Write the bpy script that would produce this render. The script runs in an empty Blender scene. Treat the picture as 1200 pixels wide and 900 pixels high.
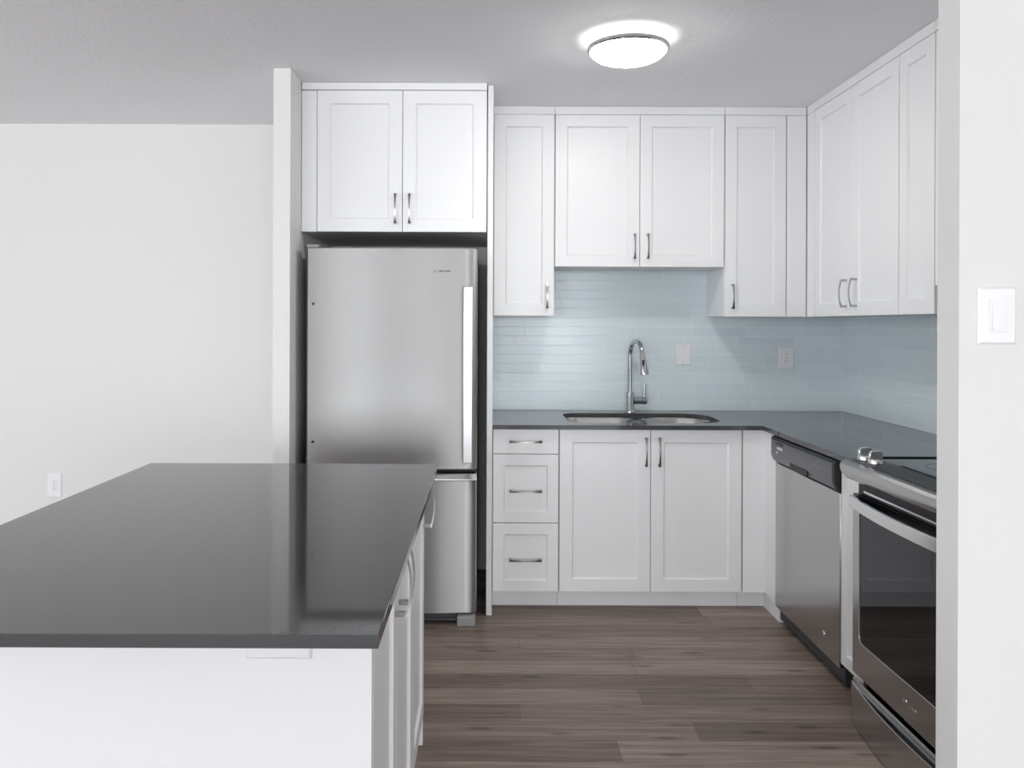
import bpy, bmesh, math, random
from mathutils import Vector, Matrix
R = math.radians
random.seed(7)
scene = bpy.context.scene
COL = scene.collection

# ------------------------------------------------------------------ camera
CAM_H = 1.326
cd = bpy.data.cameras.new('camera')
cam = bpy.data.objects.new('camera', cd)
COL.objects.link(cam)
cam.matrix_world = Matrix.Translation((0, 0, CAM_H)) @ Matrix.Rotation(R(90), 4, 'X') @ Matrix.Rotation(R(0.22), 4, 'Z')
cd.sensor_fit = 'HORIZONTAL'
cd.sensor_width = 36.0
cd.lens = 36.0 * 950 / 1200
cd.shift_x = 28 / 1200
cd.shift_y = -70 / 1200
cd.clip_start = 0.05
scene.camera = cam

# ------------------------------------------------------------------ world, lights, exposure
world = bpy.data.worlds.new('daylight')
scene.world = world
world.use_nodes = True
bgn = world.node_tree.nodes['Background']
bgn.inputs['Color'].default_value = (0.86, 0.93, 1.0, 1)
bgn.inputs['Strength'].default_value = 2.0


def area(name, loc, rot, sx, sy, power, color):
    ld = bpy.data.lights.new(name, 'AREA')
    ld.shape = 'RECTANGLE'
    ld.size, ld.size_y = sx, sy
    ld.energy = power
    ld.color = color
    o = bpy.data.objects.new(name, ld)
    o.location = loc
    o.rotation_euler = rot
    COL.objects.link(o)
    return o


DAY = (0.93, 0.963, 1.0)
for (wx, ww) in ((-3.45, 2.7), (-0.55, 1.7), (2.55, 3.0)):          # daylight added behind the camera, one light per invented rear window
    area('added_rear_daylight', (wx, -8.92, 1.22), (R(90), 0, 0), ww, 2.2, 66.0 * ww, DAY)
area('added_left_daylight', (-4.92, -0.4, 1.22), (R(90), 0, R(-90)), 5.0, 2.2, 100, DAY)  # added daylight from an invented left window, lifts ceiling and left-facing sides
area('added_right_daylight', (4.12, -5.0, 1.22), (R(90), 0, R(90)), 4.0, 2.2, 70, DAY)  # added to brighten the island's right side; its window is unseen

vs = scene.view_settings
vs.view_transform = 'Standard'
vs.look = 'None'
vs.exposure = 0.10
vs.gamma = 1.0
vs.use_curve_mapping = False

# ------------------------------------------------------------------ materials


def new_mat(name):
    m = bpy.data.materials.new(name)
    m.use_nodes = True
    nt = m.node_tree
    return m, nt, nt.nodes['Principled BSDF']


def simple(name, col, rough=0.5, metal=0.0, spec=0.5, bump=0.0, bscale=200.0, emit=0.0, aniso=0.0):
    m, nt, b = new_mat(name)
    b.inputs['Base Color'].default_value = (*col, 1)
    b.inputs['Roughness'].default_value = rough
    b.inputs['Metallic'].default_value = metal
    b.inputs['Specular IOR Level'].default_value = spec
    if emit:
        b.inputs['Emission Color'].default_value = (*col, 1)
        b.inputs['Emission Strength'].default_value = emit
    tc = nt.nodes.new('ShaderNodeTexCoord')
    nz = nt.nodes.new('ShaderNodeTexNoise')
    nz.inputs['Scale'].default_value = bscale
    nz.inputs['Detail'].default_value = 3
    nt.links.new(tc.outputs['Object'], nz.inputs['Vector'])
    if bump:
        bp = nt.nodes.new('ShaderNodeBump')
        bp.inputs['Strength'].default_value = bump
        bp.inputs['Distance'].default_value = 0.002
        nt.links.new(nz.outputs['Fac'], bp.inputs['Height'])
        nt.links.new(bp.outputs['Normal'], b.inputs['Normal'])
    else:
        mr = nt.nodes.new('ShaderNodeMapRange')
        mr.inputs['To Min'].default_value = max(0.0, rough - 0.03)
        mr.inputs['To Max'].default_value = rough + 0.03
        nt.links.new(nz.outputs['Fac'], mr.inputs['Value'])
        nt.links.new(mr.outputs['Result'], b.inputs['Roughness'])
    return m


def steel(name, col, rough=0.28, aniso=0.6, axis='Z', brush=(2, 2, 400), amp=0.02, rot=0.25):
    m, nt, b = new_mat(name)
    b.inputs['Metallic'].default_value = 1.0
    b.inputs['Roughness'].default_value = rough
    b.inputs['Anisotropic'].default_value = aniso
    tg = nt.nodes.new('ShaderNodeTangent')
    tg.direction_type = 'RADIAL'
    tg.axis = axis
    b.inputs['Anisotropic Rotation'].default_value = rot
    nt.links.new(tg.outputs['Tangent'], b.inputs['Tangent'])
    tc = nt.nodes.new('ShaderNodeTexCoord')
    mp = nt.nodes.new('ShaderNodeMapping')
    mp.inputs['Scale'].default_value = brush
    nz = nt.nodes.new('ShaderNodeTexNoise')
    nz.inputs['Scale'].default_value = 1.0
    nz.inputs['Detail'].default_value = 2
    nt.links.new(tc.outputs['Object'], mp.inputs['Vector'])
    nt.links.new(mp.outputs['Vector'], nz.inputs['Vector'])
    mx = nt.nodes.new('ShaderNodeMix')
    mx.data_type = 'RGBA'
    lo = [max(0, c - amp) for c in col]
    hi = [min(1, c + amp) for c in col]
    mx.inputs['A'].default_value = (*lo, 1)
    mx.inputs['B'].default_value = (*hi, 1)
    nt.links.new(nz.outputs['Fac'], mx.inputs['Factor'])
    nt.links.new(mx.outputs['Result'], b.inputs['Base Color'])
    return m


def N(nt, t, **kw):
    n = nt.nodes.new(t)
    for k, v in kw.items():
        setattr(n, k, v)
    return n


def mth(nt, op, a, b=None):
    n = nt.nodes.new('ShaderNodeMath')
    n.operation = op
    for i, v in enumerate((a, b)):
        if v is None:
            continue
        if isinstance(v, (int, float)):
            n.inputs[i].default_value = v
        else:
            nt.links.new(v, n.inputs[i])
    return n.outputs[0]


def rows(nt, u, v, length, height, mortar, c1, c2, cm, smooth=0.1):
    """courses of tiles / planks: each course slid by its own random amount"""
    row = mth(nt, 'FLOOR', mth(nt, 'DIVIDE', v, height))
    wn = N(nt, 'ShaderNodeTexWhiteNoise', noise_dimensions='1D')
    nt.links.new(mth(nt, 'ADD', mth(nt, 'MULTIPLY', row, 17.137), 4.71), wn.inputs['W'])
    u2 = mth(nt, 'ADD', u, mth(nt, 'MULTIPLY', wn.outputs['Value'], length * 3.0))
    cb = N(nt, 'ShaderNodeCombineXYZ')
    nt.links.new(u2, cb.inputs[0])
    nt.links.new(v, cb.inputs[1])
    br = N(nt, 'ShaderNodeTexBrick')
    br.offset = 0.0
    br.squash = 1.0
    br.inputs['Scale'].default_value = 1.0
    br.inputs['Brick Width'].default_value = length
    br.inputs['Row Height'].default_value = height
    br.inputs['Mortar Size'].default_value = mortar
    br.inputs['Mortar Smooth'].default_value = smooth
    br.inputs['Color1'].default_value = (*c1, 1)
    br.inputs['Color2'].default_value = (*c2, 1)
    br.inputs['Mortar'].default_value = (*cm, 1)
    nt.links.new(cb.outputs[0], br.inputs['Vector'])
    return br, cb, row


def plank_floor():
    m, nt, b = new_mat('grey_brown_plank_floor')
    tc = N(nt, 'ShaderNodeTexCoord')
    sp = N(nt, 'ShaderNodeSeparateXYZ')
    nt.links.new(tc.outputs['Object'], sp.inputs[0])
    br, cb, row = rows(nt, sp.outputs['X'], sp.outputs['Y'], 1.22, 0.123, 0.0006,
                       (0.190, 0.142, 0.118), (0.350, 0.275, 0.236), (0.085, 0.066, 0.058))
    # grain, different in each course
    off = mth(nt, 'MULTIPLY', row, 7.31)
    c2 = N(nt, 'ShaderNodeCombineXYZ')
    nt.links.new(mth(nt, 'MULTIPLY', sp.outputs['X'], 2.2), c2.inputs[0])
    nt.links.new(mth(nt, 'MULTIPLY', sp.outputs['Y'], 46.0), c2.inputs[1])
    nt.links.new(off, c2.inputs[2])
    nz = N(nt, 'ShaderNodeTexNoise')
    nz.inputs['Scale'].default_value = 1.0
    nz.inputs['Detail'].default_value = 6
    nz.inputs['Roughness'].default_value = 0.65
    nz.inputs['Distortion'].default_value = 0.4
    nt.links.new(c2.outputs[0], nz.inputs['Vector'])
    r1 = N(nt, 'ShaderNodeMapRange')
    r1.inputs['From Min'].default_value = 0.3
    r1.inputs['From Max'].default_value = 0.72
    r1.inputs['To Min'].default_value = 0.55
    r1.inputs['To Max'].default_value = 1.38
    nt.links.new(nz.outputs['Fac'], r1.inputs['Value'])
    # knots
    c3 = N(nt, 'ShaderNodeCombineXYZ')
    nt.links.new(mth(nt, 'MULTIPLY', sp.outputs['X'], 3.6), c3.inputs[0])
    nt.links.new(mth(nt, 'MULTIPLY', sp.outputs['Y'], 15.0), c3.inputs[1])
    nt.links.new(off, c3.inputs[2])
    vo = N(nt, 'ShaderNodeTexVoronoi')
    vo.inputs['Scale'].default_value = 1.0
    nt.links.new(c3.outputs[0], vo.inputs['Vector'])
    r2 = N(nt, 'ShaderNodeMapRange')
    r2.inputs['From Min'].default_value = 0.02
    r2.inputs['From Max'].default_value = 0.22
    r2.inputs['To Min'].default_value = 0.42
    r2.inputs['To Max'].default_value = 1.0
    nt.links.new(vo.outputs['Distance'], r2.inputs['Value'])
    f = mth(nt, 'MULTIPLY', r1.outputs['Result'], r2.outputs['Result'])
    vm = N(nt, 'ShaderNodeVectorMath', operation='SCALE')
    nt.links.new(br.outputs['Color'], vm.inputs[0])
    nt.links.new(f, vm.inputs['Scale'])
    nt.links.new(vm.outputs[0], b.inputs['Base Color'])
    b.inputs['Roughness'].default_value = 0.42
    b.inputs['Specular IOR Level'].default_value = 0.35
    return m


def tile_mat(name, axis):
    m, nt, b = new_mat(name)
    tc = N(nt, 'ShaderNodeTexCoord')
    sp = N(nt, 'ShaderNodeSeparateXYZ')
    nt.links.new(tc.outputs['Object'], sp.inputs[0])
    v = mth(nt, 'SUBTRACT', sp.outputs['Z'], 0.866)
    br, cb, row = rows(nt, sp.outputs[axis], v, 0.30, 0.0498, 0.0013,
                       (0.69, 0.785, 0.825), (0.75, 0.835, 0.87), (0.85, 0.89, 0.91), 0.15)
    nt.links.new(br.outputs['Color'], b.inputs['Base Color'])
    r = N(nt, 'ShaderNodeMapRange')
    r.inputs['To Min'].default_value = 0.24
    r.inputs['To Max'].default_value = 0.6
    nt.links.new(br.outputs['Fac'], r.inputs['Value'])
    nt.links.new(r.outputs['Result'], b.inputs['Roughness'])
    bp = N(nt, 'ShaderNodeBump')
    bp.invert = True
    bp.inputs['Strength'].default_value = 0.35
    bp.inputs['Distance'].default_value = 0.0015
    nt.links.new(br.outputs['Fac'], bp.inputs['Height'])
    nt.links.new(bp.outputs['Normal'], b.inputs['Normal'])
    return m


def quartz(name, col):
    m, nt, b = new_mat(name)
    tc = N(nt, 'ShaderNodeTexCoord')
    nz = N(nt, 'ShaderNodeTexNoise')
    nz.inputs['Scale'].default_value = 260
    nz.inputs['Detail'].default_value = 2
    nt.links.new(tc.outputs['Object'], nz.inputs['Vector'])
    mx = N(nt, 'ShaderNodeMix', data_type='RGBA')
    mx.inputs['A'].default_value = (*[c * 0.96 for c in col], 1)
    mx.inputs['B'].default_value = (*[c * 1.04 for c in col], 1)
    nt.links.new(nz.outputs['Fac'], mx.inputs['Factor'])
    nt.links.new(mx.outputs['Result'], b.inputs['Base Color'])
    b.inputs['Roughness'].default_value = 0.06
    b.inputs['Specular IOR Level'].default_value = 0.5
    return m


def oven_glass_mat():
    m = bpy.data.materials.new('smoked_oven_glass')
    m.use_nodes = True
    nt = m.node_tree
    nt.nodes.clear()
    out = N(nt, 'ShaderNodeOutputMaterial')
    tr = N(nt, 'ShaderNodeBsdfTransparent')
    tr.inputs['Color'].default_value = (0.30, 0.30, 0.31, 1)
    gl = N(nt, 'ShaderNodeBsdfGlossy')
    gl.inputs['Roughness'].default_value = 0.015
    gl.inputs['Color'].default_value = (0.9, 0.9, 0.95, 1)
    fr = N(nt, 'ShaderNodeFresnel')
    fr.inputs['IOR'].default_value = 1.6
    mx = N(nt, 'ShaderNodeMixShader')
    nt.links.new(fr.outputs[0], mx.inputs[0])
    nt.links.new(tr.outputs[0], mx.inputs[1])
    nt.links.new(gl.outputs[0], mx.inputs[2])
    nt.links.new(mx.outputs[0], out.inputs['Surface'])
    return m


def window_glass_mat():
    m, nt, b = new_mat('window_glass')
    b.inputs['Transmission Weight'].default_value = 1.0
    b.inputs['Roughness'].default_value = 0.0
    b.inputs['IOR'].default_value = 1.45
    return m


M = {}
M['wall'] = simple('warm_white_wall_paint', (0.79, 0.782, 0.764), 0.7, spec=0.25, bump=0.06, bscale=160)
M['ceiling'] = simple('stippled_ceiling_paint', (0.92, 0.928, 0.955), 0.9, spec=0.1, bump=0.9, bscale=55)
M['floor'] = plank_floor()
M['white'] = simple('white_cabinet_lacquer', (0.87, 0.87, 0.875), 0.34, spec=0.4)
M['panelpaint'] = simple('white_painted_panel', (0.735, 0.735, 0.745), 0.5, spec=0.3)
M['plinth'] = simple('white_plinth', (0.86, 0.86, 0.86), 0.45, spec=0.35)
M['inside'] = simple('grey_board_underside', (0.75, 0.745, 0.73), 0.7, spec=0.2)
M['tile_back'] = tile_mat('pale_blue_glass_tile', 'X')
M['tile_side'] = tile_mat('pale_blue_glass_tile_side', 'Y')
M['quartz'] = quartz('dark_grey_quartz', (0.066, 0.066, 0.069))
M['steel'] = steel('brushed_stainless', (0.385, 0.381, 0.375), 0.40, 0.92, amp=0.008)
M['steel_x'] = steel('brushed_stainless_range', (0.52, 0.515, 0.51), 0.2, 0.4)
M['steel_bright'] = simple('satin_bright_steel', (0.80, 0.80, 0.80), 0.22, 1.0)
M['bar'] = simple('satin_bar_handle', (0.50, 0.50, 0.505), 0.3, 1.0)
M['sinksteel'] = simple('satin_sink_steel', (0.66, 0.65, 0.63), 0.25, 1.0)
M['chrome'] = simple('polished_chrome', (0.58, 0.59, 0.60), 0.06, 1.0)
M['pull'] = simple('brushed_nickel_pull', (0.42, 0.42, 0.42), 0.22, 1.0)
M['dark'] = simple('black_plastic', (0.012, 0.012, 0.013), 0.45)
M['darkgrey'] = simple('dark_grey_plastic', (0.05, 0.05, 0.055), 0.4)
M['fridge_side'] = simple('dark_grey_fridge_cabinet', (0.035, 0.035, 0.036), 0.5)
M['grey'] = simple('mid_grey_plastic', (0.28, 0.28, 0.28), 0.45)
M['panelgrey'] = steel('dark_brushed_console', (0.20, 0.20, 0.215), 0.35, 0.3)
M['blackglass'] = simple('black_ceramic_glass', (0.008, 0.008, 0.010), 0.05, spec=0.6)
M['panelblack'] = simple('black_touch_panel', (0.022, 0.023, 0.024), 0.38, spec=0.3)
M['ring'] = simple('grey_burner_print', (0.10, 0.10, 0.11), 0.15)
M['ovenglass'] = oven_glass_mat()
M['cavity'] = simple('black_enamel', (0.02, 0.018, 0.017), 0.35)
M['plate'] = simple('white_plastic_plate', (0.87, 0.87, 0.875), 0.3)
M['slot'] = simple('dark_slot', (0.10, 0.10, 0.10), 0.5)
M['badge'] = simple('grey_badge_print', (0.10, 0.10, 0.11), 0.4)
M['lampglass'] = simple('lit_opal_glass', (1.0, 0.985, 0.95), 0.3, emit=36.0)
M['glow'] = simple('added_halo_glow', (1.0, 0.985, 0.95), 0.3, emit=5.0)  # added emitter, stands in for light spilling over the bowl
M['winframe'] = simple('white_window_frame', (0.8, 0.8, 0.8), 0.4)
M['winglass'] = window_glass_mat()

# ------------------------------------------------------------------ mesh helpers


class MB:
    def __init__(self):
        self.v, self.f, self.sm = [], [], []

    def add(self, verts, faces, smooth=False):
        o = len(self.v)
        self.v += [Vector(p) for p in verts]
        self.f += [tuple(i + o for i in f) for f in faces]
        self.sm += [smooth] * len(faces)
        return self

    def box(self, x0, x1, y0, y1, z0, z1):
        v = [(x0, y0, z0), (x1, y0, z0), (x1, y1, z0), (x0, y1, z0), (x0, y0, z1), (x1, y0, z1), (x1, y1, z1), (x0, y1, z1)]
        return self.add(v, [(0, 3, 2, 1), (4, 5, 6, 7), (0, 1, 5, 4), (1, 2, 6, 5), (2, 3, 7, 6), (3, 0, 4, 7)])

    def prism(self, prof, place, a0, a1, smooth=False):
        """prof: closed 2-D outline; place(p, a) -> 3-D point"""
        n = len(prof)
        v = [place(p, a0) for p in prof] + [place(p, a1) for p in prof]
        o = len(self.v)
        self.add(v, [(i, (i + 1) % n, n + (i + 1) % n, n + i) for i in range(n)], smooth)
        self.add(v, [tuple(range(n - 1, -1, -1)), tuple(range(n, 2 * n))])
        return self

    def tube(self, pts, rad, n=14, cap=True):
        pts = [Vector(p) for p in pts]
        rs = rad if isinstance(rad, (list, tuple)) else [rad] * len(pts)
        rings = []
        ref = None
        for i, p in enumerate(pts):
            t = (pts[min(i + 1, len(pts) - 1)] - pts[max(i - 1, 0)]).normalized()
            if ref is None:
                ref = Vector((0, 0, 1)) if abs(t.z) < 0.9 else Vector((1, 0, 0))
            a = (ref - t * ref.dot(t)).normalized()
            ref = a
            b = t.cross(a)
            rings.append([p + (a * math.cos(2 * math.pi * k / n) + b * math.sin(2 * math.pi * k / n)) * rs[i] for k in range(n)])
        v = [q for r in rings for q in r]
        f = []
        for i in range(len(rings) - 1):
            for k in range(n):
                f.append((i * n + k, i * n + (k + 1) % n, (i + 1) * n + (k + 1) % n, (i + 1) * n + k))
        self.add(v, f, True)
        if cap:
            self.add(v, [tuple(range(n - 1, -1, -1)), tuple(range(len(v) - n, len(v)))])
        return self

    def lathe(self, prof, c, n=48, axis='Z'):
        """prof: list of (r, h) from one end to the other"""
        v = []
        for r, h in prof:
            for k in range(n):
                a = 2 * math.pi * k / n
                p = (r * math.cos(a), r * math.sin(a), h)
                if axis == 'Y':
                    p = (p[0], p[2], p[1])
                elif axis == 'X':
                    p = (p[2], p[0], p[1])
                v.append(Vector(c) + Vector(p))
        f = []
        for i in range(len(prof) - 1):
            for k in range(n):
                f.append((i * n + k, i * n + (k + 1) % n, (i + 1) * n + (k + 1) % n, (i + 1) * n + k))
        return self.add(v, f, True)


ROOTLOC = {}


def put(name, mb, mat, parent=None, bevel=0.0, label=None, kind=None, segs=2, angle=30):
    me = bpy.data.meshes.new(name)
    off = Vector((0, 0, 0))
    p = parent
    while p is not None:
        if p.name in ROOTLOC:
            off = ROOTLOC[p.name]
            break
        p = p.parent
    me.from_pydata([tuple(v - off) for v in mb.v], [], mb.f)
    me.update()
    bm = bmesh.new()
    bm.from_mesh(me)
    bmesh.ops.remove_doubles(bm, verts=bm.verts, dist=1e-6)
    bmesh.ops.recalc_face_normals(bm, faces=bm.faces)
    bm.to_mesh(me)
    bm.free()
    me.polygons.foreach_set('use_smooth', [True] * len(me.polygons))
    me.set_sharp_from_angle(angle=R(angle))
    me.materials.append(mat)
    o = bpy.data.objects.new(name, me)
    COL.objects.link(o)
    if parent is not None:
        o.parent = parent
    if bevel:
        bv = o.modifiers.new('edge', 'BEVEL')
        bv.width = bevel
        bv.segments = segs
        bv.limit_method = 'ANGLE'
        bv.angle_limit = R(40)
        bv.harden_normals = False
    if label:
        o['label'] = label
    if kind:
        o['kind'] = kind
    return o


def thing(name, label, cat, loc=(0, 0, 0), group=None):
    o = bpy.data.objects.new(name, None)
    o.empty_display_size = 0.1
    COL.objects.link(o)
    o.location = loc
    ROOTLOC[o.name] = Vector(loc)
    o['label'] = label
    o['category'] = cat
    if group:
        o['group'] = group
    return o


class Frame:
    """a flat face: u to its right, z up, n out of it"""

    def __init__(self, o, u, n):
        self.o, self.u, self.n = Vector(o), Vector(u), Vector(n)

    def p(self, a, z, d=0.0):
        return self.o + self.u * a + Vector((0, 0, z)) + self.n * d


def FB(y):      # faces the camera; a = x
    return Frame((0, y, 0), (1, 0, 0), (0, -1, 0))


def FR(x):      # faces left (-X); a = -y
    return Frame((x, 0, 0), (0, -1, 0), (-1, 0, 0))


def FI(x):      # faces right (+X); a = y
    return Frame((x, 0, 0), (0, 1, 0), (1, 0, 0))


def fbox(mb, fr, a0, a1, z0, z1, d0, d1):
    v = [fr.p(a0, z0, d0), fr.p(a1, z0, d0), fr.p(a1, z1, d0), fr.p(a0, z1, d0),
         fr.p(a0, z0, d1), fr.p(a1, z0, d1), fr.p(a1, z1, d1), fr.p(a0, z1, d1)]
    return mb.add(v, [(0, 3, 2, 1), (4, 5, 6, 7), (0, 1, 5, 4), (1, 2, 6, 5), (2, 3, 7, 6), (3, 0, 4, 7)])


def shaker(fr, a0, a1, z0, z1, stile=0.058, t=0.019, rec=0.008, slope=0.006, flat=False):
    """a door / drawer front with a recessed centre panel; outer face at depth 0"""
    mb = MB()
    c = 0.0012
    loops = [(0, -t), (0, -c), (c, 0)]
    if not flat:
        loops += [(stile, 0), (stile + 0.0015, -0.003), (stile + slope, -rec)]
    v = []
    for ins, d in loops:
        v += [fr.p(a0 + ins, z0 + ins, d), fr.p(a1 - ins, z0 + ins, d), fr.p(a1 - ins, z1 - ins, d), fr.p(a0 + ins, z1 - ins, d)]
    f = [(3, 2, 1, 0)]
    for i in range(len(loops) - 1):
        for k in range(4):
            f.append((i * 4 + k, i * 4 + (k + 1) % 4, i * 4 + 4 + (k + 1) % 4, i * 4 + 4 + k))
    m = (len(loops) - 1) * 4
    f.append((m, m + 1, m + 2, m + 3))
    return mb.add(v, f)


def pull(fr, ca, cz, L, vertical=True, w0=0.0055, w1=0.012):
    """bowed bar pull, waisted in the middle, on two short posts"""
    mb = MB()
    n = 16
    th = 0.0045
    v = []
    for i in range(n + 1):
        t = -1 + 2 * i / n
        s = t * L / 2
        h = 0.021 + 0.011 * (1 - t * t)
        w = (w0 + (w1 - w0) * t * t) / 2
        for dw, dh in ((-w, 0), (w, 0), (w, th), (-w, th)):
            a, z = (ca + dw, cz + s) if vertical else (ca + s, cz + dw)
            v.append(fr.p(a, z, h + dh))
    f = []
    for i in range(n):
        for k in range(4):
            f.append((i * 4 + k, i * 4 + (k + 1) % 4, i * 4 + 4 + (k + 1) % 4, i * 4 + 4 + k))
    f += [(3, 2, 1, 0), (n * 4, n * 4 + 1, n * 4 + 2, n * 4 + 3)]
    mb.add(v, f, True)
    for s in (-1, 1):
        e = s * (L / 2 - 0.005)
        q = w1 / 2 - 0.001
        if vertical:
            fbox(mb, fr, ca - q, ca + q, cz + e - 0.005, cz + e + 0.005, 0.0003, 0.0235)
        else:
            fbox(mb, fr, ca + e - 0.005, ca + e + 0.005, cz - q, cz + q, 0.0003, 0.0235)
    return mb


def door(root, fr, a0, a1, z0, z1, pa=None, pz=None, L=0.13, vertical=True, name='door', **kw):
    d = put(name, shaker(fr, a0, a1, z0, z1, **kw), M['white'], root)
    if pa is not None:
        put('handle', pull(fr, pa, pz, L, vertical), M['pull'], d, label='brushed nickel bow pull')
    return d


CEIL = 2.416
WALLY = 4.39

# ------------------------------------------------------------------ the room


def struct(name, mb, mat, parent=None):
    return put(name, mb, mat, parent, kind='structure')


struct('floor', MB().box(-5.15, 4.35, -9.15, 4.62, -0.12, 0), M['floor'])
struct('ceiling', MB().box(-5.15, 4.35, -9.15, 4.62, CEIL, CEIL + 0.12), M['ceiling'])
struct('wall_back', MB().box(-5.0, -0.9204, 4.444, 4.60, 0, CEIL), M['wall'])
struct('wall_kitchen', MB().box(-0.8475, 2.05, WALLY, 4.60, 0, CEIL), M['wall'])
struct('wall_divider', MB().box(-0.9204, -0.8475, 3.463, 4.60, 0, CEIL), M['wall'])
struct('wall_right', MB().box(1.925, 2.05, 1.693, WALLY, 0, CEIL), M['wall'])
struct('wall_entry', MB().box(0.938, 4.2, 1.615, 1.693, 0, CEIL), M['wall'])



def wall_with_hole(fixed, a0, a1, h0, h1, z0, z1, axis):
    mb = MB()
    f0, f1 = fixed
    for (p, q, r, s) in ((a0, h0, 0, CEIL), (h1, a1, 0, CEIL), (h0, h1, 0, z0), (h0, h1, z1, CEIL)):
        if axis == 'x':
            mb.box(p, q, f0, f1, r, s)
        else:
            mb.box(f0, f1, p, q, r, s)
    return mb


mb = MB().box(-5.15, 4.35, -9.15, -9.0, 0, 0.08).box(-5.15, 4.35, -9.15, -9.0, 2.36, CEIL)
for (x0, x1) in ((-5.15, -4.85), (-2.05, -1.45), (0.35, 1.0), (4.1, 4.35)):  # piers spaced to put bands in the fridge's reflection
    mb.box(x0, x1, -9.15, -9.0, 0.08, 2.36)
struct('wall_rear', mb, M['wall'])
struct('wall_left', wall_with_hole((-5.15, -5.0), -9.0, 4.60, -2.95, 2.15, 0.08, 2.36, 'y'), M['wall'])


struct('wall_side', wall_with_hole((4.2, 4.35), -9.0, 1.693, -7.05, -2.95, 0.08, 2.36, 'y'), M['wall'])


def window(name, axis, fixed, a0, a1, z0, z1):
    mb = MB()
    f0, f1 = fixed
    w = 0.05
    bars = [(a0, a0 + w, z0, z1), (a1 - w, a1, z0, z1), (a0 + w, a1 - w, z0, z0 + w), (a0 + w, a1 - w, z1 - w, z1)]
    for k in (1, 2):
        c = a0 + (a1 - a0) * k / 3
        bars.append((c - 0.03, c + 0.03, z0 + w, z1 - w))
    for (p, q, r, s) in bars:
        if axis == 'x':
            mb.box(p, q, f0, f1, r, s)
        else:
            mb.box(f0, f1, p, q, r, s)
    o = struct(name, mb, M['winframe'])
    g = MB()
    fm = (f0 + f1) / 2
    if axis == 'x':
        g.box(a0 + w, a1 - w, fm - 0.003, fm + 0.003, z0 + w, z1 - w)
    else:
        g.box(fm - 0.003, fm + 0.003, a0 + w, a1 - w, z0 + w, z1 - w)
    put('pane', g, M['winglass'], o)


window('added_window_1', 'x', (-9.1, -9.04), -4.85, -2.05, 0.08, 2.36)  # invented rear windows, unseen; their gaps band the fridge reflection
window('added_window_3', 'x', (-9.1, -9.04), -1.45, 0.35, 0.08, 2.36)
window('added_window_4', 'x', (-9.1, -9.04), 1.0, 4.1, 0.08, 2.36)
window('added_window_5', 'y', (4.24, 4.30), -7.05, -2.95, 0.08, 2.36)  # unseen, added to go with the right-hand fill daylight
window('added_window_2', 'y', (-5.10, -5.04), -2.95, 2.15, 0.08, 2.36)  # unseen, invented opening for the left daylight

# pale blue glass tile on the two kitchen walls
CT = 0.863            # counter top height
struct('wall_tile_back', MB().box(0.0225, 1.911, 4.3755, 4.389, CT + 0.001, 1.75), M['tile_back'])
struct('wall_tile_right', MB().box(1.9115, 1.9245, 1.70, 4.389, CT + 0.001, 1.75), M['tile_side'])
struct('trim_1', MB().box(1.906, 1.9112, 4.370, 4.3752, CT + 0.001, 1.367), M['plate'])
# the divider's and the room's skirting
struct('baseboard_back', MB().box(-4.99, -0.9215, 4.431, 4.4435, 0.0005, 0.10), M['plinth'])

# ------------------------------------------------------------------ wall cabinets
UF = 4.045            # outer face of the wall cabinet doors
ZU, ZT = 1.369, 2.3735


def wall_cabinet_back(label, x0, x1, z0, doors, handles, filler=None, group='white wall cabinets'):
    t = thing('wall_cabinet', label, 'cabinet', ((x0 + x1) / 2, 4.2, z0), group)
    xe = filler or x1
    mb = MB().box(x0, xe, UF + 0.0205, 4.374, z0 + 0.002, CEIL - 0.001)
    put('carcass', mb, M['white'], t, 0.001)
    put('top_trim', MB().box(x0, xe, UF - 0.001, UF + 0.020, ZT + 0.0015, CEIL - 0.001), M['white'], t, 0.001)
    if filler:
        put('filler_strip', MB().box(x1 + 0.003, filler, UF, UF + 0.0195, z0, ZT), M['white'], t, 0.001)
    fr = FB(UF)
    for (a0, a1), (pa, pz) in zip(doors, handles):
        door(t, fr, a0, a1, z0, ZT, pa, pz, 0.125)
    return t


wall_cabinet_back('tall narrow white wall cabinet with one door beside the fridge panel', 0.0245, 0.3295, ZU,
                  [(0.0275, 0.328)], [(0.2935, 1.469)])
wall_cabinet_back('short white two-door wall cabinet above the sink and faucet', 0.331, 1.1775, 1.6155,
                  [(0.333, 0.7535), (0.7565, 1.176)], [(0.727, 1.717), (0.7935, 1.717)])
wall_cabinet_back('tall white one-door wall cabinet over the back counter, ending in the room corner', 1.179, 1.486, ZU,
                  [(1.181, 1.4845)], [(1.2165, 1.469)], filler=1.586)

XU = 1.588


def wall_cabinet_right(label, y0, y1, z0, doors, handles, corner=None, L=0.125):
    t = thing('wall_cabinet', label, 'cabinet', (1.75, (y0 + y1) / 2, z0), 'white wall cabinets')
    ye = corner or y1
    put('carcass', MB().box(XU + 0.0205, 1.9105, y0, ye, z0 + 0.002, CEIL - 0.001), M['white'], t, 0.001)
    put('top_trim', MB().box(XU - 0.001, XU + 0.020, y0, y1, ZT + 0.0015, CEIL - 0.001), M['white'], t, 0.001)
    fr = FR(XU)
    for (d0, d1), h in zip(doors, handles):
        if h:
            door(t, fr, -d1, -d0, z0, ZT, -h[0], h[1], L)
        else:
            door(t, fr, -d1, -d0, z0, ZT)
    return t


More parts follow.
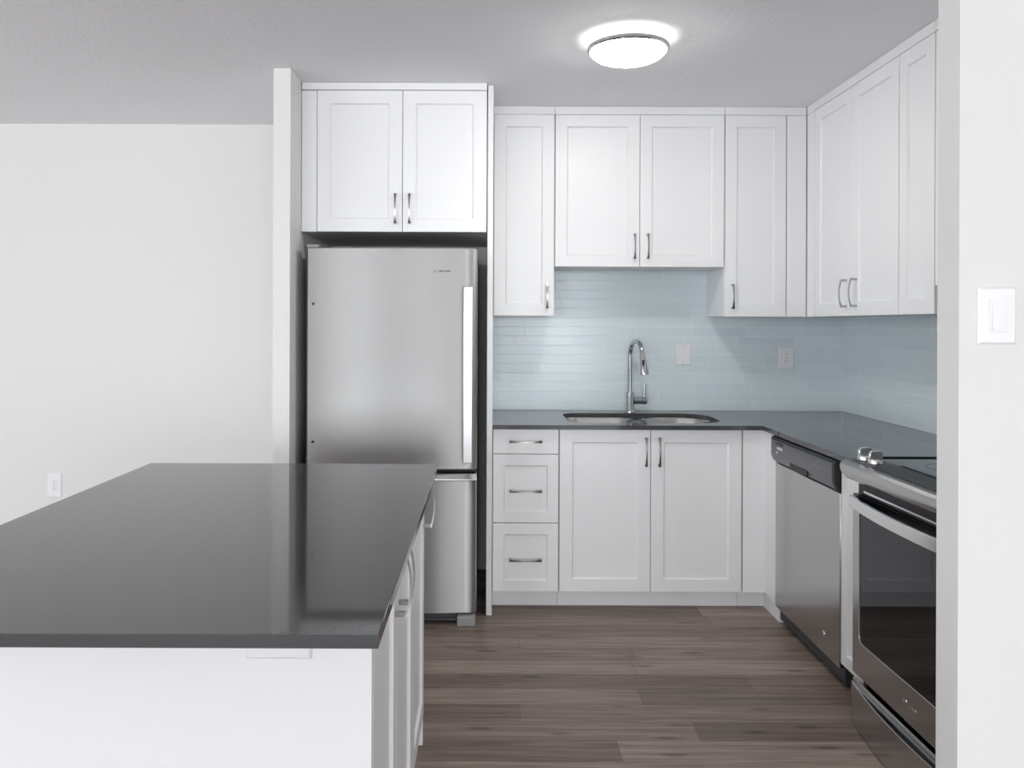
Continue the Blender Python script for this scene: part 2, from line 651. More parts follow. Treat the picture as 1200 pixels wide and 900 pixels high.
tcorner = wall_cabinet_right('tall white two-door wall cabinet on the right wall above dishwasher', 3.140, 4.042, ZU,
                             [(3.545, 3.945), (3.142, 3.542)], [(3.592, 1.469), (3.495, 1.469)], corner=4.373)
put('filler_strip', MB().box(XU, XU + 0.0195, 3.949, 4.042, ZU, ZT), M['white'], tcorner, 0.001)
wall_cabinet_right('white one-door wall cabinet on the right wall nearest the entry wall', 2.886, 3.138, ZU,
                   [(2.888, 3.136)], [None])
tr_ = wall_cabinet_right('white wall cabinet over the range, set higher than its neighbours', 2.10, 2.884, 1.47,
                         [(2.494, 2.882), (2.102, 2.490)], [(2.53, 1.57), (2.455, 1.57)])

# ------------------------------------------------------------------ over the fridge
OF = 3.66
t = thing('fridge_top_cabinet', 'white two-door cabinet built in above the stainless fridge', 'cabinet', (-0.4, 4.0, 1.742), 'white wall cabinets')
put('carcass', MB().box(-0.8455, -0.0085, OF + 0.0215, 4.388, 1.746, CEIL - 0.001), M['white'], t, 0.001)
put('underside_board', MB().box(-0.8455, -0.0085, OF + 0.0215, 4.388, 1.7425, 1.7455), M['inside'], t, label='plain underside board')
put('top_trim', MB().box(-0.844, -0.0085, OF - 0.001, OF + 0.0205, 2.383, CEIL - 0.001), M['white'], t, 0.001)
put('filler_strip', MB().box(-0.8455, -0.7775, OF + 0.006, OF + 0.0205, 1.742, 2.380), M['white'], t, 0.001)
fr = FB(OF)
door(t, fr, -0.774, -0.3905, 1.742, 2.380, -0.4195, 1.845, 0.135)
door(t, fr, -0.3875, -0.0105, 1.742, 2.380, -0.3555, 1.845, 0.135)

t = put('fridge_side_panel', MB().box(-0.0045, 0.0215, 3.69, 4.389, 0.0005, CEIL - 0.001), M['white'], bevel=0.001)
t['label'] = 'tall thin white gable panel between fridge and drawers, floor to ceiling'
t['category'] = 'panel'

# ------------------------------------------------------------------ refrigerator
FX0, FX1 = -0.8035, -0.0465
t = thing('refrigerator', 'brushed stainless fridge with bottom freezer drawer in white alcove', 'fridge', (-0.425, 3.95, 0))
put('body', MB().box(FX0 + 0.006, FX1 - 0.004, 3.617, 4.34, 0.03, 1.652), M['fridge_side'], t, 0.004)


def contour_front(z0, z1, front=3.548, back=3.609):
    """door with a slightly bowed face and chamfered long edges"""
    prof = [(FX0, back), (FX0, front + 0.030), (FX0 + 0.006, front + 0.0165)]
    n = 24
    xa, xb = FX0 + 0.012, FX1 - 0.026
    for i in range(n + 1):
        s = i / n
        u = 2 * s - 1
        prof.append((xa + (xb - xa) * s, front + 0.012 * u * u))
    prof += [(FX1 - 0.006, front + 0.0215), (FX1, front + 0.032), (FX1, back)]
    return MB().prism(prof, lambda p, a: (p[0], p[1], a), z0, z1)


ud = put('door', contour_front(0.689, 1.6586), M['steel'], t, 0.002, 'brushed stainless upper door')
put('handle', MB().box(-0.107, -0.066, 3.492, 3.508, 0.7255, 1.488)
    .box(-0.097, -0.076, 3.508, 3.558, 0.735, 0.765).box(-0.097, -0.076, 3.508, 3.558, 1.448, 1.478), M['bar'], ud, 0.003, 'bright flat bar handle')
# small maker's mark: a slanted oval swirl and a word-like bar
bd = MB()
for i in range(20):
    a0, a1 = 2 * math.pi * i / 22, 2 * math.pi * (i + 1) / 22
    def el(a, r):
        x, z = 0.0085 * r * math.cos(a), 0.0055 * r * math.sin(a)
        return (-0.232 + x * 0.94 - z * 0.3, z * 0.94 + x * 0.34)
    q = [el(a0, 1), el(a1, 1), el(a1, 0.72), el(a0, 0.72)]
    bd.prism(q, lambda p, a: (p[0], a, 1.558 + p[1]), 3.5475, 3.5545)
for k, (w, h) in enumerate(((0.007, 0.006), (0.004, 0.008), (0.002, 0.006), (0.004, 0.006), (0.002, 0.008), (0.0045, 0.006), (0.0045, 0.006), (0.0045, 0.006), (0.002, 0.008))):
    xx = -0.2165 + k * 0.0058
    bd.prism([(xx, 0), (xx + w, 0), (xx + w + 0.002, h), (xx + 0.002, h)], lambda p, a: (p[0], a, 1.555 + p[1]), 3.5475, 3.5565)
put('badge', bd, M['badge'], ud, label='small grey maker mark near the top corner')
for z in (1.413, 0.807):
    put('plug', MB().lathe([(0, -0.004), (0.005, -0.004), (0.006, -0.001), (0.006, 0.003)], (-0.768, 3.5565, z), 16, 'Y'), M['dark'], ud, label='small black screw plug')
ld = put('freezer_drawer', contour_front(0.058, 0.640), M['steel'], t, 0.002, 'brushed stainless freezer drawer front')
prof = [(3.609, 0.641), (3.5475, 0.641), (3.5465, 0.646), (3.566, 0.668), (3.585, 0.674), (3.609, 0.674)]
put('drawer_handle', MB().prism(prof, lambda p, a: (a, p[0], p[1]), FX0 + 0.001, FX1 - 0.001), M['steel_bright'], ld, 0.0015, 'bright angled pull lip')
put('grille', MB().box(FX0 + 0.02, -0.135, 3.585, 3.612, 0.028, 0.054).box(FX0 + 0.02, -0.135, 3.575, 3.584, 0.018, 0.030), M['darkgrey'], t, 0.002)
for xx in (-0.131, -0.796):
    put('foot', MB().prism([(3.552, 0.001), (3.64, 0.001), (3.64, 0.050), (3.57, 0.050), (3.552, 0.040)], lambda p, a: (a, p[0], p[1]), xx, xx + 0.079), M['grey'], t, 0.003)
put('hinge_cap', MB().box(-0.80, -0.745, 3.565, 3.66, 1.6595, 1.676), M['grey'], t, 0.004)

# ------------------------------------------------------------------ base cabinets
BF = 3.755
ZD0, ZD1 = 0.089, 0.840
KICK = 3.83

t = thing('drawer_cabinet', 'white three-drawer base cabinet beside the fridge panel', 'cabinet', (0.177, 4.0, 0), 'white base cabinets')
put('carcass', MB().box(0.0235, 0.3305, BF + 0.0205, 4.374, 0.086, 0.8405), M['white'], t)
put('toe_kick', MB().box(0.0235, 0.3305, KICK, KICK + 0.016, 0.0005, 0.085), M['plinth'], t)
fr = FB(BF)
for (z0, z1, hz, fl) in ((0.7275, ZD1, 0.785, True), (0.4075, 0.7235, 0.556, False), (ZD0, 0.4035, 0.238, False)):
    door(t, fr, 0.0255, 0.3285, z0, z1, 0.176, hz, 0.150, False, 'drawer', flat=fl, stile=0.050)

t = thing('sink_cabinet', 'white two-door base cabinet under the double sink', 'cabinet', (0.757, 4.0, 0), 'white base cabinets')
mb = MB().box(0.332, 0.348, BF + 0.0205, 4.374, 0.086, 0.8405).box(1.165, 1.1805, BF + 0.0205, 4.374, 0.086, 0.8405)
mb.box(0.348, 1.165, BF + 0.0205, 4.374, 0.086, 0.102).box(0.348, 1.165, 4.362, 4.374, 0.102, 0.8405).box(0.348, 1.165, BF + 0.0205, BF + 0.038, 0.78, 0.8405)
mb.box(0.742, 0.770, BF + 0.0205, BF + 0.036, 0.102, 0.78)
put('carcass', mb, M['white'], t)
put('toe_kick', MB().box(0.332, 1.1805, KICK, KICK + 0.016, 0.0005, 0.085), M['plinth'], t)
door(t, fr, 0.3345, 0.7545, ZD0, ZD1, 0.7315, 0.739, 0.134)
door(t, fr, 0.7575, 1.1775, ZD0, ZD1, 0.7935, 0.739, 0.134)

XB = 1.285
t = thing('corner_filler', 'plain white corner filler panels between sink cabinet and dishwasher', 'panel', (1.25, 3.8, 0))
put('panel', MB().prism([(1.1835, BF), (XB, BF), (XB, 3.617), (XB + 0.019, 3.617), (XB + 0.019, BF + 0.019), (1.1835, BF + 0.019)],
                        lambda p, a: (p[0], p[1], a), ZD0 - 0.002, 0.8405), M['white'], t, 0.0008)
put('toe_kick', MB().prism([(1.1825, KICK), (1.3045, KICK), (1.3045, 3.617), (1.345, 3.617), (1.345, KICK + 0.016), (1.1825, KICK + 0.016)],
                           lambda p, a: (p[0], p[1], a), 0.0005, 0.0855), M['plinth'], t)

t = thing('narrow_base_cabinet', 'narrow white base cabinet squeezed between dishwasher and range', 'cabinet', (1.6, 2.84, 0), 'white base cabinets')
put('carcass', MB().box(XB + 0.0205, 1.905, 2.732, 2.944, 0.10, 0.8405), M['white'], t)
put('toe_kick', MB().box(XB + 0.07, XB + 0.086, 2.732, 2.944, 0.0005, 0.099), M['dark'], t, label='black recessed toe kick')
door(t, FR(XB), -2.942, -2.734, 0.10, ZD1, stile=0.045)

# ------------------------------------------------------------------ counter with its sink openings


def rrect(x0, x1, y0, y1, r, n=6):
    pts = []
    for (cx, cy, a) in ((x1 - r, y1 - r, 0), (x0 + r, y1 - r, 90), (x0 + r, y0 + r, 180), (x1 - r, y0 + r, 270)):
        for i in range(n + 1):
            q = R(a + 90 * i / n)
            pts.append((cx + r * math.cos(q), cy + r * math.sin(q)))
    return pts


SX0, SX1, SY0, SY1 = 0.385, 1.128, 3.815, 4.245
BOWLS = (rrect(SX0, 0.735, SY0 + 0.01, SY1 - 0.045, 0.07), rrect(0.765, SX1, SY0, SY1, 0.13))
# one opening that follows both bowls


def opening():
    r1, r2 = 0.08, 0.15
    pts = []
    for (cx, cy, r, a) in ((SX1 - r2, SY1 - r2, r2, 0), (SX0 + r1, SY1 - r1, r1, 90), (SX0 + r1, SY0 + r1, r1, 180), (SX1 - r2, SY0 + r2, r2, 270)):
        for i in range(9):
            q = R(a + 90 * i / 8)
            pts.append((cx + r * math.cos(q), cy + r * math.sin(q)))
    return pts


def slab(outer, holes, z0, z1):
    bm = bmesh.new()
    edges = []
    for loop in [outer] + holes:
        vs_ = [bm.verts.new((p[0], p[1], z1)) for p in loop]
        for i in range(len(vs_)):
            edges.append(bm.edges.new((vs_[i], vs_[(i + 1) % len(vs_)])))
    res = bmesh.ops.triangle_fill(bm, use_beauty=True, use_dissolve=False, edges=edges)
    faces = [g for g in res['geom'] if isinstance(g, bmesh.types.BMFace)]
    ex = bmesh.ops.extrude_face_region(bm, geom=bm.faces[:])
    for g in ex['geom']:
        if isinstance(g, bmesh.types.BMVert):
            g.co.z = z0
    bm.verts.index_update()
    mb = MB()
    mb.add([v.co.copy() for v in bm.verts], [tuple(v.index for v in f.verts) for f in bm.faces])
    bm.free()
    return mb


CF = 3.73
XE = 1.264
o = put('countertop', slab([(0.0225, CF), (XE, CF), (XE, 2.728), (1.9105, 2.728), (1.9105, 4.3745), (0.0225, 4.3745)], [opening()], CT - 0.0205, CT), M['quartz'])
o['label'] = 'dark grey quartz L-shaped countertop along the tiled walls, with sink cutout'
o['category'] = 'countertop'

# sink: two undermount bowls
t = thing('sink', 'undermount stainless double-bowl sink set in the dark counter', 'sink', (0.757, 4.03, CT - 0.2))


def bowl(x0, x1, y0, y1, r, depth):
    ztop = CT - 0.0225
    mb = MB()
    loops = []
    for (ins, z, rr) in ((-0.014, ztop, r + 0.014), (0.0, ztop, r), (0.004, ztop - 0.012, r), (0.012, ztop - depth + 0.03, r), (0.03, ztop - depth + 0.006, r * 0.9), (0.06, ztop - depth, r * 0.7)):
        rr = min(rr, (x1 - x0) / 2 - ins - 0.005, (y1 - y0) / 2 - ins - 0.005)
        loops.append([(p[0], p[1], z) for p in rrect(x0 + ins, x1 - ins, y0 + ins, y1 - ins, rr, 8)])
    n = len(loops[0])
    v = [p for l in loops for p in l]
    f = []
    for i in range(len(loops) - 1):
        for k in range(n):
            f.append((i * n + k, i * n + (k + 1) % n, (i + 1) * n + (k + 1) % n, (i + 1) * n + k))
    f.append(tuple(range((len(loops) - 1) * n, len(loops) * n)))
    return mb.add(v, f, True)


for (x0, x1, y0, y1, r, dp) in ((SX0 - 0.003, 0.738, SY0 + 0.002, SY1 - 0.002, 0.085, 0.17), (0.768, SX1 + 0.003, SY0 - 0.003, SY1 + 0.003, 0.15, 0.19)):
    b_ = put('bowl', bowl(x0, x1, y0, y1, r, dp), M['sinksteel'], t)
    put('drain', MB().lathe([(0.0, 0.004), (0.028, 0.004), (0.04, 0.003), (0.045, 0.0005)], ((x0 + x1) / 2, (y0 + y1) / 2 + 0.03, CT - 0.0225 - dp), 24), M['chrome'], b_)
put('divider', MB().box(0.7535, 0.7540, SY0 + 0.01, SY1 - 0.01, CT - 0.06, CT - 0.024), M['sinksteel'], t)

# faucet
FXC, FYC = 0.754, 4.300
t = thing('faucet', 'chrome gooseneck pull-down faucet behind the sink', 'faucet', (FXC, FYC, CT))
put('base', MB().lathe([(0.0, 0.0005), (0.028, 0.0005), (0.028, 0.006), (0.025, 0.012), (0.023, 0.016), (0.023, 0.100), (0.021, 0.108), (0.0, 0.108)], (FXC, FYC, CT), 28), M['chrome'], t)
ang = R(-76)
dx, dy = math.cos(ang), math.sin(ang)
pts = [(FXC, FYC, CT + 0.10), (FXC, FYC, CT + 0.305)]
rad = 0.076
for i in range(1, 15):
    a = R(180 - 172 * i / 14)
    pts.append((FXC + dx * (rad + rad * math.cos(a)), FYC + dy * (rad + rad * math.cos(a)), CT + 0.305 + rad * 0.95 * math.sin(a)))
put('spout', MB().tube(pts, 0.0125, 18), M['chrome'], t)
pe = Vector(pts[-1])
hd = [pe + Vector((0, 0, 0.004)), pe + Vector((0.001 + dx * .003, dy * .003, -0.025)), pe + Vector((0.003 + dx * .008, dy * .008, -0.055)), pe + Vector((dx * .016 + .004, dy * .016, -0.100)), pe + Vector((dx * .017 + .004, dy * .017, -0.108))]
sp_ = put('spray_head', MB().tube(hd, [0.0135, 0.016, 0.0175, 0.0225, 0.021], 20), M['chrome'], t)
put('button', MB().box(pe.x - 0.004, pe.x + 0.008, pe.y - 0.0265, pe.y - 0.018, pe.z - 0.06, pe.z - 0.03), M['dark'], sp_, 0.002)
lv = put('lever', MB().tube([(FXC + 0.02, FYC, CT + 0.062), (FXC + 0.085, FYC, CT + 0.062), (FXC + 0.088, FYC, CT + 0.062)], [0.019, 0.019, 0.016], 20)
         .tube([(FXC + 0.074, FYC - 0.002, CT + 0.070), (FXC + 0.080, FYC - 0.004, CT + 0.150)], [0.0062, 0.0055], 12), M['chrome'], t)

# ------------------------------------------------------------------ dishwasher
DY0, DY1 = 2.950, 3.612
t = thing('dishwasher', 'stainless dishwasher with dark grey control panel under counter', 'dishwasher', (1.58, 3.28, 0))
put('tub', MB().box(1.306, 1.90, DY0 + 0.004, DY1 - 0.004, 0.02, 0.838), M['darkgrey'], t)
XD = 1.2835
dd = put('door', MB().box(XD, 1.3045, DY0, DY1, 0.077, 0.716), M['steel_x'], t, 0.003, 'brushed stainless door')
put('badge', MB().lathe([(0, -0.003), (0.009, -0.003), (0.0115, -0.001), (0.0115, 0.0)], (XD - 0.0005, 3.09, 0.152), 24, 'X'), M['steel_bright'], dd, label='small round silver emblem')
put('badge_center', MB().lathe([(0, -0.0042), (0.004, -0.0042), (0.005, -0.0032)], (XD - 0.0005, 3.09, 0.152), 16, 'X'), M['darkgrey'], dd)
prof = [(1.3045, 0.720), (1.285, 0.720), (1.272, 0.730), (1.263, 0.752), (1.2625, 0.795), (1.2635, 0.818), (1.270, 0.832), (1.283, 0.838), (1.3045, 0.838)]
cp = put('control_panel', MB().prism(prof, lambda p, a: (p[0], a, p[1]), DY0 + 0.022, DY1), M['panelgrey'], t, 0.001, 'dark grey brushed control panel')
put('end_cap', MB().prism([(x - (0.0008 if x < 1.3 else 0), z) for x, z in prof], lambda p, a: (p[0], a, p[1]), DY0, DY0 + 0.0215), M['dark'], cp)
put('top_strip', MB().prism([(1.2618, 0.822), (1.2685, 0.8335), (1.283, 0.8395), (1.304, 0.8395), (1.304, 0.8385), (1.2835, 0.8385), (1.2695, 0.8325), (1.2628, 0.822)], lambda p, a: (p[0], a, p[1]), DY0 + 0.022, DY1), M['dark'], cp, label='black strip along the top edge')
put('handle_pocket', MB().box(1.2605, 1.268, 3.20, 3.385, 0.727, 0.752), M['dark'], cp, 0.003, 'black finger pocket')
for k in range(3):
    put('button', MB().box(1.2612, 1.264, 3.52 - k * 0.022, 3.534 - k * 0.022, 0.785, 0.797), M['steel_bright'], cp, 0.0008)
put('display', MB().box(1.2616, 1.264, 3.47, 3.555, 0.806, 0.815), M['dark'], cp)
put('indicator', MB().lathe([(0, -0.0012), (0.004, -0.0012), (0.005, 0.0)], (1.2625, 3.537, 0.772), 12, 'X'), M['plate'], cp)
for k in range(4):
    put('button', MB().box(1.2616, 1.264, 3.03 + k * 0.032, 3.05 + k * 0.032, 0.787, 0.790), M['grey'], cp)
put('kick_plate', MB().box(1.340, 1.352, DY0, DY1, 0.001, 0.076), M['dark'], t, label='black recessed kick plate')

# ------------------------------------------------------------------ range
RY0, RY1 = 1.962, 2.718
t = thing('range', 'slide-in stainless range with black glass cooktop beside the entry wall', 'stove', (1.56, 2.34, 0))
mb = MB().box(1.262, 1.90, RY0 + 0.003, RY0 + 0.03, 0.005, 0.864).box(1.262, 1.90, RY1 - 0.03, RY1 - 0.003, 0.005, 0.864)
mb.box(1.875, 1.90, RY0 + 0.03, RY1 - 0.03, 0.005, 0.864).box(1.262, 1.875, RY0 + 0.03, RY1 - 0.03, 0.19, 0.215)
mb.box(1.262, 1.875, RY0 + 0.03, RY1 - 0.03, 0.745, 0.864).box(1.262, 1.875, RY0 + 0.03, RY1 - 0.03, 0.005, 0.02)
put('body', mb, M['cavity'], t)
prof = [(1.296, 0.874), (1.205, 0.879), (1.190, 0.876), (1.182, 0.868), (1.180, 0.856), (1.183, 0.842), (1.190, 0.830), (1.202, 0.818), (1.216, 0.811), (1.230, 0.808), (1.296, 0.808), (1.296, 0.8655)]
put('control_fascia', MB().prism(prof, lambda p, a: (p[0], a, p[1]), RY0, RY1), M['steel_x'], t, 0.0015, 'rounded stainless front fascia')
put('touch_panel', MB().prism([(1.207, 0.8792), (1.297, 0.8760), (1.297, 0.8850), (1.212, 0.8850)], lambda p, a: (p[0], a, p[1]), RY0 + 0.02, 2.545), M['panelblack'], t, 0.001, 'black touch panel')
put('cooktop_trim', MB().box(1.2975, 1.3045, RY0, 2.545, 0.8828, 0.8872).box(1.3045, 1.90, RY1 + 0.002, RY1 + 0.0075, 0.8828, 0.8866), M['dark'], t, label='thin black trim round the glass')
put('knob_plate', MB().prism([(1.207, 0.8792), (1.297, 0.8760), (1.297, 0.8830), (1.212, 0.8830)], lambda p, a: (p[0], a, p[1]), 2.548, RY1 - 0.012), M['darkgrey'], t, 0.001)
for (kx, ky) in ((1.2425, 2.672), (1.2425, 2.598), (1.2425, 2.085), (1.2425, 2.011)):
    if ky < 2.5:
        continue
    kb = put('knob', MB().lathe([(0.0, 0.014), (0.017, 0.014), (0.021, 0.011), (0.0225, 0.004), (0.0225, 0.0003)], (kx, ky, 0.8845), 28), M['steel_bright'], t, label='silver knob with raised grip')
    put('grip', MB().prism([(-0.020, 0.0), (0.022, 0.0), (0.024, 0.024), (0.016, 0.028), (-0.014, 0.026), (-0.020, 0.018)], lambda p, a: (kx + p[0], a, 0.8985 + p[1]), ky - 0.0065, ky + 0.0065), M['steel_bright'], kb, 0.002)
ck = put('cooktop', MB().box(1.298, 1.90, RY0 - 0.004, RY1 + 0.008, 0.8665, 0.8825), M['blackglass'], t, 0.002, 'black ceramic glass cooktop')
for (bx, by, br_) in ((1.46, 2.53, 0.085), (1.46, 2.15, 0.11), (1.73, 2.53, 0.095), (1.73, 2.15, 0.075)):
    put('burner_ring', MB().lathe([(br_, 0.0), (br_, 0.0004), (br_ - 0.004, 0.0004), (br_ - 0.004, 0.0)], (bx, by, 0.8826), 48), M['ring'], ck)
put('vent_strip', MB().box(1.240, 1.2615, RY0 + 0.01, RY1 - 0.01, 0.768, 0.807), M['dark'], t)
put('vent_trim', MB().box(1.2335, 1.2395, RY0 + 0.06, RY1 - 0.06, 0.778, 0.785), M['steel_bright'], t)
XR = 1.2254
mb = MB()
frd = FR(XR)
# frame: stiles, bottom rail as one ring with a rounded opening
outer = [(-RY1, 0.170), (-RY0, 0.170), (-RY0, 0.724), (-RY1, 0.724)]
hole = rrect(-RY1 + 0.046, -RY0 - 0.046, 0.283, 0.716, 0.022)
sm = slab(outer, [hole], 0.0, 1.0)
for v in sm.v:
    a, z, d = v.x, v.y, v.z
    v.x, v.y, v.z = XR + 0.030 * (1 - d), -a, z
od = put('oven_door', sm, M['steel_x'], t, 0.0015, 'stainless oven door frame')
put('top_strip', MB().box(XR + 0.001, XR + 0.030, RY0 + 0.001, RY1 - 0.001, 0.7245, 0.766), M['blackglass'], od, label='black strip across the door top')
put('pane', MB().box(XR + 0.003, XR + 0.007, RY1 - 0.0465, RY0 + 0.0465, 0.2825, 0.7165), M['ovenglass'], od, label='dark smoked oven glass')
n = 20
outl, inl = [], []
for i in range(n + 1):
    s = i / n
    u = 2 * s - 1
    y = RY1 - 0.012 + (RY0 - RY1 + 0.024) * s
    x = 1.181 + 0.027 * abs(u) ** 2.2
    outl.append((x, y))
    inl.append((x + 0.011, y))
hp = outl + inl[::-1]
mbh = MB().prism(hp, lambda p, a: (p[0], p[1], a), 0.724, 0.762)
for yy in (RY1 - 0.030, RY0 + 0.012):
    mbh.box(1.212, XR + 0.004, yy, yy + 0.018, 0.728, 0.758)
put('handle', mbh, M['steel_bright'], od, 0.002, 'bowed bright steel bar handle')
# small mark on the bottom rail
mk = MB()
for k, (w, h, dz) in enumerate(((0.010, 0.010, 0.0), (0.004, 0.012, 0.002), (0.008, 0.004, 0.0), (0.010, 0.010, -0.004), (0.004, 0.010, -0.002))):
    yy = 2.385 - k * 0.017
    mk.prism([(yy, 0.220 + dz), (yy - w, 0.222 + dz), (yy - w, 0.222 + dz + h * 0.4), (yy - w * 0.4, 0.22 + dz + h * 0.5), (yy, 0.22 + dz + h)], lambda p, a: (a, p[0], p[1]), XR - 0.0008, XR + 0.001)
put('badge', mk, M['steel_bright'], od, label='small bright maker mark')
for zz in (0.40, 0.56):
    rk = MB()
    for k in range(12):
        xx = 1.30 + k * 0.048
        rk.tube([(xx, RY0 + 0.035, zz), (xx, RY1 - 0.035, zz)], 0.0022, 6)
    rk.tube([(1.295, RY0 + 0.035, zz - 0.004), (1.295, RY1 - 0.035, zz - 0.004)], 0.003, 6)
    put('oven_rack', rk, M['steel_bright'], t)
# warming drawer with a bowed lip
outl, inl = [], []
for i in range(n + 1):
    u = 2 * i / n - 1
    y = RY1 + (RY0 - RY1) * i / n
    outl.append((1.193 + 0.029 * u * u, y))
prof = outl + [(1.226, RY0), (1.226, RY1)]
dw = put('bottom_drawer', MB().prism(prof, lambda p, a: (p[0], p[1], a), 0.004, 0.137), M['steel_x'], t, 0.0015, 'stainless bottom drawer with bowed lip')
put('back_plate', MB().box(1.2265, 1.240, RY0, RY1, 0.004, 0.150), M['steel_x'], dw, 0.0015)

# ------------------------------------------------------------------ island
IX0, IX1 = -1.114, -0.1615
t = put('island_countertop', MB().box(IX0, IX1, 1.205, 2.682, CT - 0.0205, CT), M['quartz'], bevel=0.0012)
t['label'] = 'large dark grey quartz island top with reflections, in front of the fridge'
t['category'] = 'countertop'
t = thing('island_cabinet', 'white kitchen island base with doors under dark quartz top', 'cabinet', (-0.64, 1.98, 0), 'white base cabinets')
XI = -0.198
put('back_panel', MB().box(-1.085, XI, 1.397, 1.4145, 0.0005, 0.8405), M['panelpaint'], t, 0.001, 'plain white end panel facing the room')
put('carcass', MB().box(-1.085, XI - 0.021, 1.4155, 2.5485, 0.095, 0.8405), M['white'], t)
put('toe_kick', MB().box(-0.245, -0.224, 1.4155, 2.5485, 0.0005, 0.094), M['plinth'], t)
put('end_panel', MB().box(-1.085, XI - 0.003, 2.5495, 2.567, 0.0005, 0.8405), M['white'], t, 0.001)
fi = FI(XI)
for (y0, y1, hy) in ((1.4165, 1.780, 1.745), (1.783, 2.163, 1.818), (2.166, 2.547, 2.510)):
    door(t, fi, y0, y1, 0.100, 0.838, hy, 0.765, 0.136)


# ------------------------------------------------------------------ outlets and switch


def plate_mesh(fr, ca, cz, w, h, d=0.006):
    mb = MB()
    loops = [(0, 0.0003), (0, 0.002), (0.004, d)]
    v = []
    for ins, dd_ in loops:
        v += [fr.p(ca - w / 2 + ins, cz - h / 2 + ins, dd_), fr.p(ca + w / 2 - ins, cz - h / 2 + ins, dd_), fr.p(ca + w / 2 - ins, cz + h / 2 - ins, dd_), fr.p(ca - w / 2 + ins, cz + h / 2 - ins, dd_)]
    f = [(3, 2, 1, 0), (8, 9, 10, 11)]
    for i in range(2):
        for k in range(4):
            f.append((i * 4 + k, i * 4 + (k + 1) % 4, i * 4 + 4 + (k + 1) % 4, i * 4 + 4 + k))
    return mb.add(v, f)


def screw(root, fr, a, z, d=0.006):
    mb = MB()
    n = 12
    v = [fr.p(a + 0.0032 * math.cos(2 * math.pi * k / n), z + 0.0032 * math.sin(2 * math.pi * k / n), d - 0.001) for k in range(n)]
    v += [fr.p(a + 0.0026 * math.cos(2 * math.pi * k / n), z + 0.0026 * math.sin(2 * math.pi * k / n), d + 0.0008) for k in range(n)]
    mb.add(v, [(k, (k + 1) % n, n + (k + 1) % n, n + k) for k in range(n)] + [tuple(range(n, 2 * n))])
    put('screw', mb, M['grey'], root)


def receptacle(root, fr, a, z, horiz=False, d=0.006):
    mb = MB()
    n = 20
    pts = []
    for k in range(n):
        q = 2 * math.pi * k / n
        x, y = 0.0165 * math.cos(q), 0.0165 * math.sin(q)
        y = max(-0.0130, min(0.0130, y))
        if horiz:
            x, y = y, x
        pts.append((x, y))
    v = [fr.p(a + x, z + y, d - 0.002) for x, y in pts] + [fr.p(a + x * 0.96, z + y * 0.96, d + 0.002) for x, y in pts]
    mb.add(v, [(k, (k + 1) % n, n + (k + 1) % n, n + k) for k in range(n)] + [tuple(range(n, 2 * n))])
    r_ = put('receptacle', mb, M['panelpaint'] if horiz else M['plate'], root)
    s = MB()
    for (x, y, w, h) in ((-0.0065, 0.003, 0.0022, 0.008), (0.0065, 0.003, 0.0022, 0.0065), (0, -0.007, 0.0042, 0.0042)):
        if horiz:
            x, y, w, h = y, x, h, w
        fbox(s, fr, a + x - w / 2, a + x + w / 2, z + y - h / 2, z + y + h / 2, d + 0.0005, d + 0.0023)
    put('slots', s, M['slot'], r_)


def outlet(name, label, fr, a, z, loc, w=0.078, h=0.120, blank=False, horiz=False, cat='outlet'):
    t = thing(name, label, cat, loc, 'outlet plates')
    if horiz:
        w, h = h, w
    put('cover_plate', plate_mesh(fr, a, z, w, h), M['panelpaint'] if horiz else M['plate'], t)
    if blank:
        for s in (-1, 1):
            screw(t, fr, a, z + s * 0.042)
    else:
        for s in (-1, 1):
            receptacle(t, fr, a + (s * 0.0195 if horiz else 0), z + (0 if horiz else s * 0.0195), horiz)
        screw(t, fr, a, z)
    return t


ft = FB(4.3755)
outlet('blank_cover_plate', 'blank white cover plate on blue tile right of the faucet', ft, 1.052, 1.168, (1.052, 4.372, 1.168), w=0.088, blank=True)
outlet('wall_outlet', 'white double outlet on blue tile near the room corner', ft, 1.610, 1.150, (1.610, 4.372, 1.150), w=0.082)
outlet('wall_outlet', 'white outlet low on the plain wall left of the island', FB(4.444), -2.371, 0.435, (-2.371, 4.44, 0.435), h=0.132)
outlet('island_outlet', 'white sideways outlet just under the island counter edge', FB(1.397), -0.358, 0.785, (-0.358, 1.394, 0.785), w=0.072, h=0.1135, horiz=True)

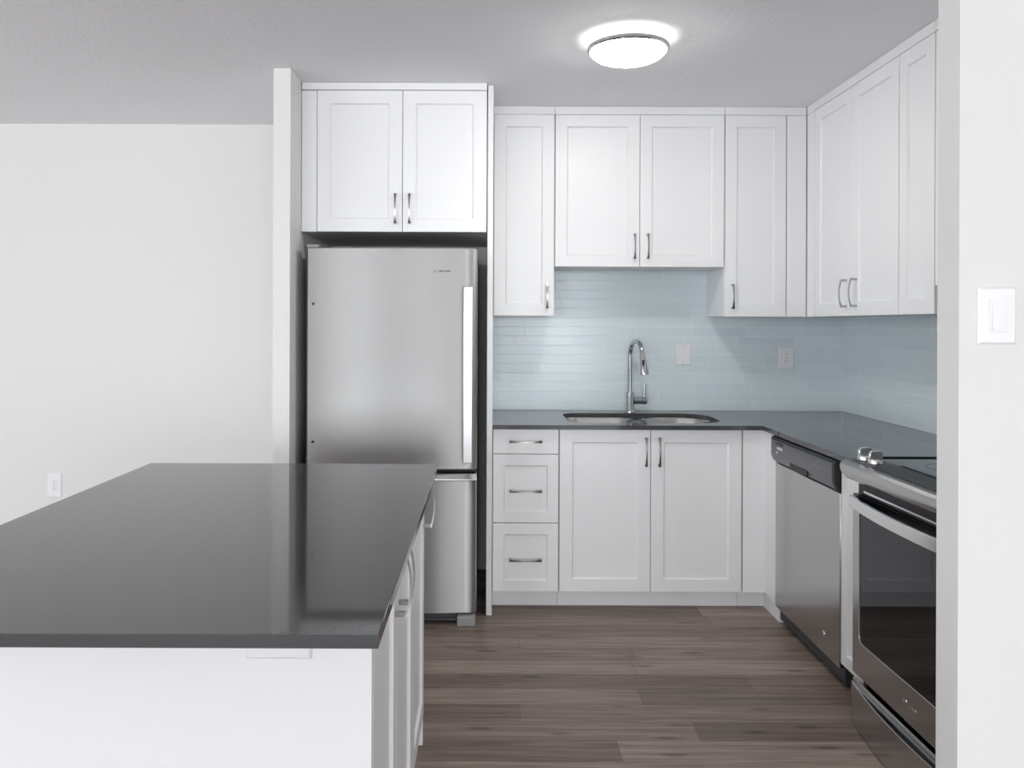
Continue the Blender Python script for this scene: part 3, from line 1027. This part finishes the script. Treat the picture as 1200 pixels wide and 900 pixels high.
fe = FB(1.615)
t = thing('light_switch', 'white slide dimmer switch plate on the entry wall', 'switch', (1.0115, 1.612, 1.347))
put('cover_plate', plate_mesh(fe, 1.0115, 1.347, 0.075, 0.114, 0.0065), M['plate'], t)
put('insert', MB().box(0.9945, 1.0285, 1.615 - 0.0085, 1.615 - 0.006, 1.3135, 1.3805), M['plate'], t, 0.001)
put('rocker', MB().prism([(0.0085, 1.3175), (0.0125, 1.3175), (0.0115, 1.343), (0.0095, 1.376), (0.0085, 1.376)], lambda p, a: (a, 1.615 - p[0], p[1]), 0.9985, 1.0200), M['plate'], t, 0.0008)

# ------------------------------------------------------------------ ceiling light
LX, LY = 0.53, 3.09
t = thing('ceiling_light', 'lit round flush ceiling light with opal bowl and chrome rim', 'lamp', (LX, LY, CEIL))
put('mount', MB().lathe([(0.0, -0.0005), (0.06, -0.0005), (0.06, -0.0245), (0.0, -0.0245)], (LX, LY, CEIL), 36), M['plate'], t)
gp = [(0.1445, 2.3765), (0.1445, 2.372)]
for i in range(1, 15):
    a = R(90 * i / 14)
    gp.append((max(0.0005, 0.1445 * math.cos(a)), 2.372 - 0.049 * math.sin(a)))
put('bowl', MB().lathe([(r, z - CEIL) for r, z in gp], (LX, LY, CEIL), 64), M['lampglass'], t, label='glowing white opal glass bowl')
put('tray', MB().lathe([(0.0005, 2.377 - CEIL), (0.1445, 2.377 - CEIL), (0.1445, 2.3815 - CEIL), (0.0005, 2.3815 - CEIL)], (LX, LY, CEIL), 64), M['plate'], t)  # added opaque tray, keeps the bowl's light off the ceiling
put('halo_ring', MB().lathe([(0.064, 2.382 - CEIL), (0.143, 2.382 - CEIL), (0.143, 2.385 - CEIL), (0.064, 2.385 - CEIL), (0.064, 2.382 - CEIL)], (LX, LY, CEIL), 64), M['glow'], t, label='added glowing ring that makes the ceiling halo')  # added so the halo is set apart from the bowl
rp = [(0.1455, 2.366), (0.151, 2.366), (0.155, 2.371), (0.155, 2.382), (0.152, 2.3865), (0.1455, 2.3865), (0.1455, 2.366)]
put('rim', MB().lathe([(r, z - CEIL) for r, z in rp], (LX, LY, CEIL), 64), M['chrome'], t, label='thin chrome rim')
for k in range(3):
    a = R(30 + 120 * k)
    c, s_ = math.cos(a), math.sin(a)
    put('clip', MB().tube([(LX + 0.055 * c, LY + 0.055 * s_, 2.396), (LX + 0.147 * c, LY + 0.147 * s_, 2.386)], 0.0025, 8), M['chrome'], t)
